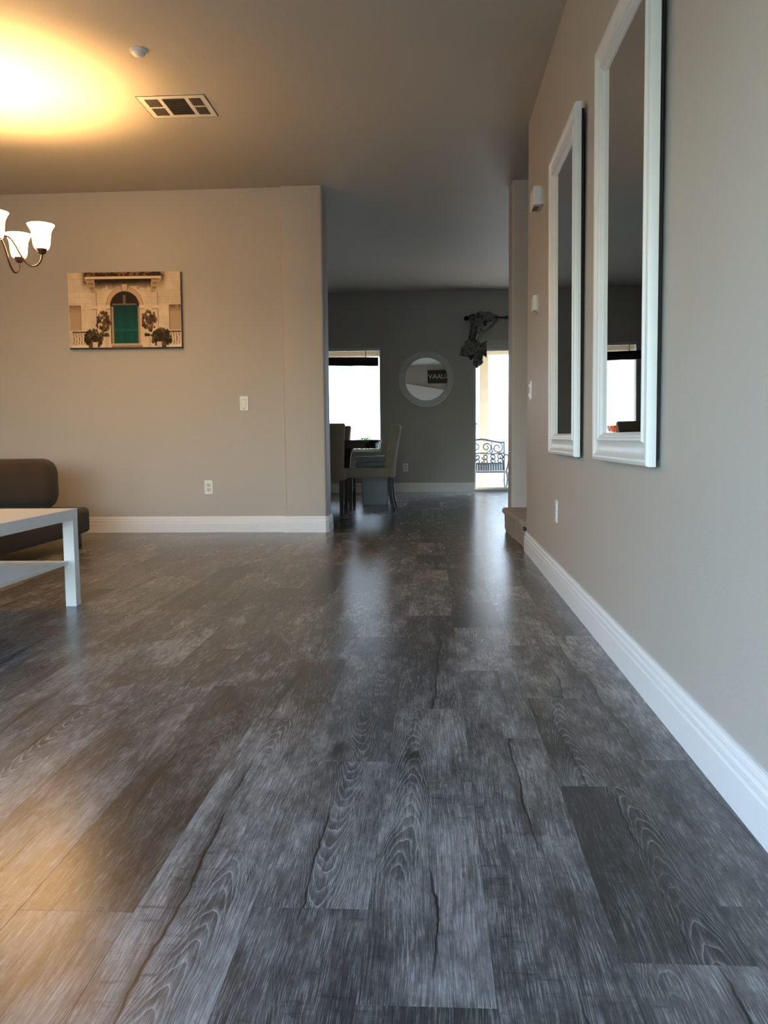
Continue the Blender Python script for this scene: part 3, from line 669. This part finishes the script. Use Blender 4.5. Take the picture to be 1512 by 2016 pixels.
# ------------------------------------------------------------------ parsons chairs: built facing -x, centre of seat at the origin
def make_chair(loc, rz, label):
    t = thing('dining_chair', label, 'chair', loc, rz, 'khaki dining chairs round the dark table')
    link('seat', rbox(-.235, .215, -.225, .225, .335, .445, .022, 4), 'chair', t, 35)
    # backrest: S-curved side outline, a little wider at the top
    fr = [(.155, .345), (.165, .47), (.178, .58), (.196, .70), (.215, .80), (.236, .875), (.252, .900)]
    rr = [(.275, .907), (.305, .903), (.328, .885), (.330, .85), (.312, .76), (.290, .65), (.272, .54), (.262, .44), (.258, .345), (.245, .335), (.17, .335)]
    out = fr + rr; bm = bmesh.new(); rows = []
    for k, y in enumerate((-1, -.96, .96, 1)):
        ins = .012 if abs(y) == 1 else 0; cxx = sum(p[0] for p in out)/len(out); czz = .62
        row = []
        for px, pz in out:
            wd = .212 + .03*max(0, (pz-.55)/.35)
            dx = -ins if px > (.158+(pz-.345)*.18+.05) else ins
            row.append(bm.verts.new((px + dx*(1 if pz < .89 else .3), y*wd, pz - (ins if pz > .88 else 0))))
        rows.append(row)
    n = len(out)
    for a, b in zip(rows, rows[1:]):
        for k in range(n): bm.faces.new((a[k], a[(k+1) % n], b[(k+1) % n], b[k]))
    bm.faces.new(rows[0]); bm.faces.new(rows[-1][::-1])
    bk = link('backrest', bm, 'chair', t, 50)
    for s in (-1, 1):
        bm = bmesh.new(); tube(bm, [(x, s*(.206 + .03*max(0, (z-.55)/.35)), z) for x, z in ((.268, .36), (.272, .45), (.283, .54), (.301, .65), (.322, .76), (.337, .85))], .0035, 5)
        link('piping', bm, 'chair', bk)
    for sx in (-1, 1):
        for sy in (-1, 1):
            bm = bmesh.new(); y = sy*.195
            cs = [(-.205, .34, .022), (-.202, .0, .016)] if sx < 0 else [(.215, .345, .024), (.218, .22, .023), (.232, .10, .02), (.262, .0, .017)]
            rg = [[bm.verts.new((x+dx*h, y+dy*h, z)) for dx, dy in ((-1, -1), (1, -1), (1, 1), (-1, 1))] for x, z, h in cs]
            for a, b in zip(rg, rg[1:]):
                for k in range(4): bm.faces.new((a[k], a[(k+1) % 4], b[(k+1) % 4], b[k]))
            bm.faces.new(rg[0]); bm.faces.new(rg[-1][::-1]); link('leg', bm, 'dark_wood', t)
    return t
c0 = make_chair((-.668, 9.02, 0), 0, 'khaki dining chair seen side on at the table end, folders on its seat')
dup(c0, (-1.105, 8.55, 0), -PI/2, 'khaki dining chair seen from behind, nearest the opening')
dup(c0, (-1.22, 9.78, 0), PI/2, 'khaki dining chair on the window side of the dark table')

# ------------------------------------------------------------------ dining table
t = thing('dining_table', 'dark wood dining table with clipped corners before the far window', 'table', (-1.30, 9.15, 0))
def octo(a, b, c): return [(-a+c, -b), (a-c, -b), (a, -b+c), (a, b-c), (a-c, b), (-a+c, b), (-a, b-c), (-a, -b+c)]
id3 = lambda a, b, h: (a, b, h)
bm = prism(bmesh.new(), octo(.73, .43, .09), .712, .738, id3); bmesh.ops.bevel(bm, geom=[e for e in bm.edges if not vertical(e)], offset=.005, segments=2, affect='EDGES'); link('table_top', bm, 'dark_wood', t, 30)
link('apron', prism(bmesh.new(), octo(.69, .39, .09), .650, .713, id3), 'dark_wood', t)
for x in (-.32, .36):
    link('pedestal', lathe([(.05, .05), (.045, .12), (.075, .22), (.06, .34), (.04, .45), (.05, .58), (.08, .652)], 16, loc=(x, .0, 0)), 'dark_wood', t, True)
    link('foot', rbox(x-.035, x+.035, -.34, .34, 0, .06, .01, 2), 'dark_wood', t)

# grey bin under the table end, things on the chair seat
bm = bmesh.new()
rg = []
for z, a, b in ((0, .142, .14), (.01, .147, .145), (.27, .160, .158), (.29, .168, .166), (.305, .168, .166), (.305, .155, .153), (.02, .138, .136)):
    rg.append([bm.verts.new((x*a + (1 if x > 0 else -1)*0, y*b, z)) for x, y in ((-1, -.85), (-.85, -1), (.85, -1), (1, -.85), (1, .85), (.85, 1), (-.85, 1), (-1, .85))])
for a, b in zip(rg, rg[1:]):
    for k in range(8): bm.faces.new((a[k], a[(k+1) % 8], b[(k+1) % 8], b[k]))
bm.faces.new(rg[0]); bm.faces.new(rg[-1][::-1])
o = link('storage_bin', bm, 'grey_plastic', None, 30, (-.650, 9.60, 0)); tag(o, 'grey plastic storage bin on the floor behind the side-on chair', 'bin')
o = link('folded_cloth', rbox(-.16, .17, -.15, .15, 0, .055, .018, 3), 'blanket', None, 40, (-.665, 9.0, .4455)); o.rotation_euler = (0, math.radians(-1.5), .03); o.location.z = .450
tag(o, 'folded grey cloth lying on the side-on dining chair seat', 'cloth')
t = thing('binder', 'grey binder with white pages lying on the folded cloth', 'binder', (-.665, 9.0, .5125), .05)
link('cover', boxes((-.155, .16, -.13, .13, 0, .004), (-.155, .16, -.13, .13, .044, .048), (.154, .16, -.13, .13, 0, .048)), 'binder', t)
link('pages', boxes((-.158, .152, -.124, .124, .005, .043)), plain('page_block', (.17, .17, .165), .7, .3, 90), t)
o = link('loose_paper', rbox(-.05, .05, -.06, .06, 0, .014, .004, 1), 'paper', None, None, (-.56, 9.0, .5608)); tag(o, 'small white paper packet on top of the grey binder', 'paper')

# ------------------------------------------------------------------ curtain rod with draped floral scarf over the glass door
t = thing('curtain_rod', 'black curtain rod above the sliding glass door', 'curtain rod', (.47, YB-.075, 2.363))
bm = bmesh.new(); tube(bm, [(.02, 0, 0), (2.35, 0, 0)], .014, 10); link('rod', bm, 'black', t, True)
link('finial', lathe([(.012, -.02), (.03, -.03), (.04, -.005), (.03, .02), (.012, .03)], 14), 'black', t, True)
for x in (.07, .53, 2.2): link('bracket', boxes((x-.008, x+.008, -.022, .074, -.022, .022)), 'black', t)
def sheet(fn, nu, nv, bm, th=.004):
    g = [[bm.verts.new(fn(i/nu, j/nv)) for j in range(nv+1)] for i in range(nu+1)]
    for i in range(nu):
        for j in range(nv): bm.faces.new((g[i][j], g[i+1][j], g[i+1][j+1], g[i][j+1]))
sc = thing('scarf_valance', 'grey floral scarf draped over the curtain rod and knotted at its left end', 'curtain', (.47, YB-.075, 2.363))
bm = bmesh.new()
def swag(u, v):
    x = .02 + .40*u; dip = .13*math.sin(PI*min(1, u*1.02)) * v + .02*v
    top = .055*math.sin(PI*u)+.02
    z = top*(1-v) - dip - .015*v; y = -.045 - .02*math.sin(v*9+u*3) - .02*math.sin(PI*u)
    return (x, y, z + .008*math.sin(u*20+v*7))
sheet(swag, 20, 12, bm)
def tail(u, v):
    z = .02 - .33*v; x = .03 + .135*u + .02*math.sin(v*3) - .02*v
    return (x, -.05 - .022*math.sin(u*16+v*2.2) - .01*math.sin(v*5), z)
sheet(tail, 24, 16, bm)
link('drape', bm, 'scarf', sc, 'all')
bm = bmesh.new()
bmesh.ops.create_icosphere(bm, subdivisions=4, radius=1)
for v in bm.verts:
    p = v.co.copy(); r = 1 + .22*math.sin(7*p.x+4*p.z) * math.cos(6*p.z-3*p.y) + .12*math.sin(15*p.x-11*p.z+5*p.y)
    v.co = Vector((.08 + p.x*.125*r, -.055 + p.y*.05*r, -.42 + p.z*.12*r))
link('knot', bm, 'scarf', sc, 'all')
bm = bmesh.new()
def tail2(u, v): return (.11 + .09*u + .05*v*(u-.4) + .012*math.sin(v*6), -.06 - .02*math.sin(u*12+v*3), -.46 - .22*v*(1-.55*abs(u-.35)))
sheet(tail2, 14, 10, bm)
def tail3(u, v): return (.16 + .11*u, -.05 - .02*math.sin(u*9), -.36 - .10*v - .08*u*v + .05*u*(1-v))
sheet(tail3, 10, 8, bm)
def tail4(u, v): return (-.07 + .10*u - .03*v, -.05 - .02*math.sin(u*11), -.38 - .13*v)
sheet(tail4, 10, 8, bm)
link('tail', bm, 'scarf', sc, 'all')

# ------------------------------------------------------------------ wall behind the camera, seen only in the round mirror
t = thing('wall_sign', 'dark lettered sign board on the wall behind, seen in the round mirror', 'sign', (.20, YA, 2.41), PI)
link('board', rbox(-.33, .33, -.03, 0, -.19, .19, .004, 1), 'sign', t)
for i, chx in enumerate('SUAAV'):
    fcv = bpy.data.curves.new('letter', 'FONT'); fcv.body = chx; fcv.size = .2; fcv.align_x = 'CENTER'; fcv.align_y = 'CENTER'; fcv.extrude = .002
    tmp = bpy.data.objects.new('letter_curve', fcv); C.objects.link(tmp); bpy.context.view_layer.update()
    me = bpy.data.meshes.new_from_object(tmp.evaluated_get(bpy.context.evaluated_depsgraph_get())); bpy.data.objects.remove(tmp)
    me.materials.clear(); me.materials.append(M['letter'])
    fo = bpy.data.objects.new('letter', me); C.objects.link(fo); fo.parent = t; fo.location = (-.25+.125*i, -.033, 0); fo.rotation_euler = (PI/2, 0, 0)

# ------------------------------------------------------------------ outside: patio, posts, benches, fence, shrubs
struct('ground', boxes((-60, 60, -60, 60, -.35, -.2)), 'ground')
struct('ground_patio', boxes((-5, 5, YB+.15, 16.2, -.2, -.13)), 'concrete')
t = thing('patio_cover', 'cream patio cover with a post outside the glass door', 'patio cover', (0, 15, -.13))
link('beam', boxes((-9, 2.7, -.1, .1, 2.33, 2.62)), 'stucco', t); link('roof', boxes((-9, 2.7, -3.2, 1.6, 2.62, 2.74)), 'stucco', t)
for x in (.915, -3.6): link('post', boxes((x-.068, x+.068, -.068, .068, 0, 2.33)), 'stucco', t)
bm = bmesh.new(); prism(bm, [(0, 0), (0, -.32), (.05, -.32), (.26, -.05), (.26, 0)], -.05, .05, lambda a, b, h: (.985+a, h, 2.33+b)); link('corbel', bm, 'fence', t)
bm = boxes((-12, 12, 19, 19.2, -.2, 3.4)); o = link('garden_wall', bm, 'fence'); o['kind'] = 'structure'

def spiral(cx, cz, r0, r1, a0, turns, n=22):
    return [(cx + (r0+(r1-r0)*k/n)*math.cos(a0+turns*2*PI*k/n), cz + (r0+(r1-r0)*k/n)*math.sin(a0+turns*2*PI*k/n)) for k in range(n+1)]
def make_bench(loc, rz, label):
    t = thing('patio_bench', label, 'bench', loc, rz, 'cast metal patio seats')
    W = .36
    def at(x, z): return (x, .0 + .10*(z-.36)/.5, z)
    bm = bmesh.new()
    top = [(-W, .80), (-W*.8, .80), (-W*.5, .82), (-W*.2, .842), (0, .85), (W*.2, .842), (W*.5, .82), (W*.8, .80), (W, .80)]
    tube(bm, [at(*p) for p in top], .016, 8)
    for s in (-1, 1): tube(bm, [at(s*W, .815), at(s*W, .40)], .014, 8)
    tube(bm, [at(-W, .635), at(-W*.5, .62), at(0, .635), at(W*.5, .62), at(W, .635)], .013, 6)
    link('back_frame', bm, 'cast', t, True)
    bm = bmesh.new()
    for s in (-1, 1):
        tube(bm, [at(*p) for p in spiral(s*.255, .715, .092, .022, PI/2, -1.35*s, 26)], .011, 6)
        tube(bm, [at(*p) for p in spiral(s*.085, .725, .078, .018, -PI/2, 1.5*s, 26)], .010, 6)
        tube(bm, [at(*p) for p in spiral(s*.165, .665, .045, .012, 0, 1.2*s, 16)], .009, 6)
        tube(bm, [at(s*.165, .61), at(s*.165, .82)], .009, 6)
    for i, x in enumerate((-.29, -.175, -.06, .06, .175, .29)):
        for z in (.575, .51):
            tube(bm, [at(*p) for p in spiral(x, z, .050, .014, i*1.1, 1.2 if (i+z > 2) else -1.2, 16)], .012, 6)
    tube(bm, [at(-W, .475), at(W, .475)], .013, 6)
    link('back_scrollwork', bm, 'cast', t, True)
    bm = bmesh.new()                                     # pierced panel at the foot of the back
    for i in range(19): x = -W+2*W*i/19; prism(bm, [(x+.004, .345), (x+2*W/19-.008, .345), (x+2*W/19-.008, .475), (x+.004, .475)], -.006, .006, lambda a, b, h: (a, at(a, b)[1]+h, b))
    for j in range(5): z = .352+.025*j; prism(bm, [(-W, z), (W, z), (W, z+.017), (-W, z+.017)], -.005, .005, lambda a, b, h: (a, at(a, b)[1]+h, b))
    link('back_panel', bm, 'cast', t)
    bm = bmesh.new()                                     # seat pierced with small holes
    nx, nyy = 16, 12
    for i in range(nx): box(bm, -W+2*W*i/nx+.005, -W+2*W*(i+1)/nx-.005, -.45, .01, .355, .367)
    for j in range(nyy): y = -.45+.46*j/nyy; box(bm, -W, W, y+.004, y+.031, .353, .364)
    tube(bm, [(-W, -.46, .358), (W, -.46, .358)], .015, 8); link('seat', bm, 'cast', t)
    for s in (-1, 1):
        bm = bmesh.new(); tube(bm, [(s*W, .04, .60), (s*(W+.02), -.15, .615), (s*(W+.03), -.32, .60), (s*(W+.03), -.40, .56), (s*(W+.02), -.40, .48), (s*W, -.36, .37)], .014, 8); link('armrest', bm, 'cast', t, True)
        bm = bmesh.new(); tube(bm, [(s*W, -.43, .36), (s*(W+.012), -.45, .25), (s*(W-.01), -.45, .1), (s*(W+.03), -.48, 0)], .017, 8); link('leg', bm, 'cast', t, True)
        bm = bmesh.new(); tube(bm, [(s*W, .0, .40), (s*W, .03, .2), (s*(W+.02), .07, 0)], .015, 8); link('leg', bm, 'cast', t, True)
    return t
b0 = make_bench((.765, 13.15, -.13), 0, 'dark scrolled cast metal patio bench outside the sliding glass door')
dup(b0, (-1.13, 13.3, -.13), .5, 'dark scrolled cast metal patio seat outside the dining window')
t = thing('patio_table', 'round dark patio table outside the dining window', 'table', (-2.3, 14.3, -.13))
link('table_top', lathe([(.53, .93), (.55, .985), (.56, 1.0), (.55, 1.03)], 32), 'cast', t); link('pedestal', lathe([(.25, 0), (.22, .03), (.05, .1), (.04, .9), (.1, .98)], 16), 'cast', t, True)
def shrub(name, loc, rx, rz_, n, label, cat, mat, leaf=.045, seed=1, group=None):
    rs = random.Random(seed); t = thing(name, label, cat, loc, 0, group)
    bm = bmesh.new()
    for _ in range(n):
        a = rs.random()*2*PI; e = rs.random(); r = rx*math.sqrt(rs.random())*math.sin(PI*(.15+.8*e)); p = Vector((r*math.cos(a), r*math.sin(a), rz_*(.15+.85*e)))
        m4 = Matrix.Translation(p) @ Matrix.Rotation(rs.random()*6.3, 4, 'Z') @ Matrix.Rotation(rs.uniform(-1, 1), 4, 'X')
        q = leaf*(.6+.8*rs.random()); vs = [bm.verts.new(m4 @ Vector(v)) for v in ((0, -q, 0), (q*.5, 0, q*.15), (0, q, 0), (-q*.5, 0, q*.15))]; bm.faces.new(vs)
    l = link('foliage', bm, mat, t); l['kind'] = 'stuff'
    for k in range(5):
        bm = bmesh.new(); tube(bm, [(0, 0, 0), (rx*.4*math.cos(k*1.3), rx*.4*math.sin(k*1.3), rz_*.7)], [.012, .004], 5); link('stem', bm, 'dark_wood', t)
    return t
shrub('garden_shrub', (-1.35, 17.3, -.2), .55, .95, 500, 'low green shrub by the garden wall, seen through the dining window', 'shrub', 'leaf', .06, 2)
shrub('garden_shrub', (-2.9, 17.6, -.2), .7, 1.1, 500, 'green shrub by the garden wall, seen in the near mirror', 'shrub', 'leaf', .06, 3)
t = thing('flower_pot', 'tall terracotta pot of orange flowers beside the patio table', 'flower pot', (-1.72, 13.5, -.13))
link('pot', lathe([(.10, 0), (.10, .02), (.13, .80), (.145, .82), (.145, .87), (.125, .87), (.12, .80)], 20), 'pot', t, 40)
bm = bmesh.new(); rs = random.Random(4)
for _ in range(110):
    m4 = Matrix.Translation((rs.gauss(0, .05), rs.gauss(0, .05), .92+.09*rs.random())) @ Matrix.Rotation(rs.random()*6.3, 4, 'Z') @ Matrix.Rotation(rs.uniform(-1.2, 1.2), 4, 'X')
    bm.faces.new([bm.verts.new(m4 @ Vector(v)) for v in ((0, -.03, 0), (.018, 0, .006), (0, .03, 0), (-.018, 0, .006))])
fl = link('flowers', bm, 'orange', t); fl['kind'] = 'stuff'
for k in range(4):
    bm = bmesh.new(); tube(bm, [(0, 0, .78), (.03*math.cos(k*1.6), .03*math.sin(k*1.6), .95)], .005, 5); link('stem', bm, 'leaf', t)
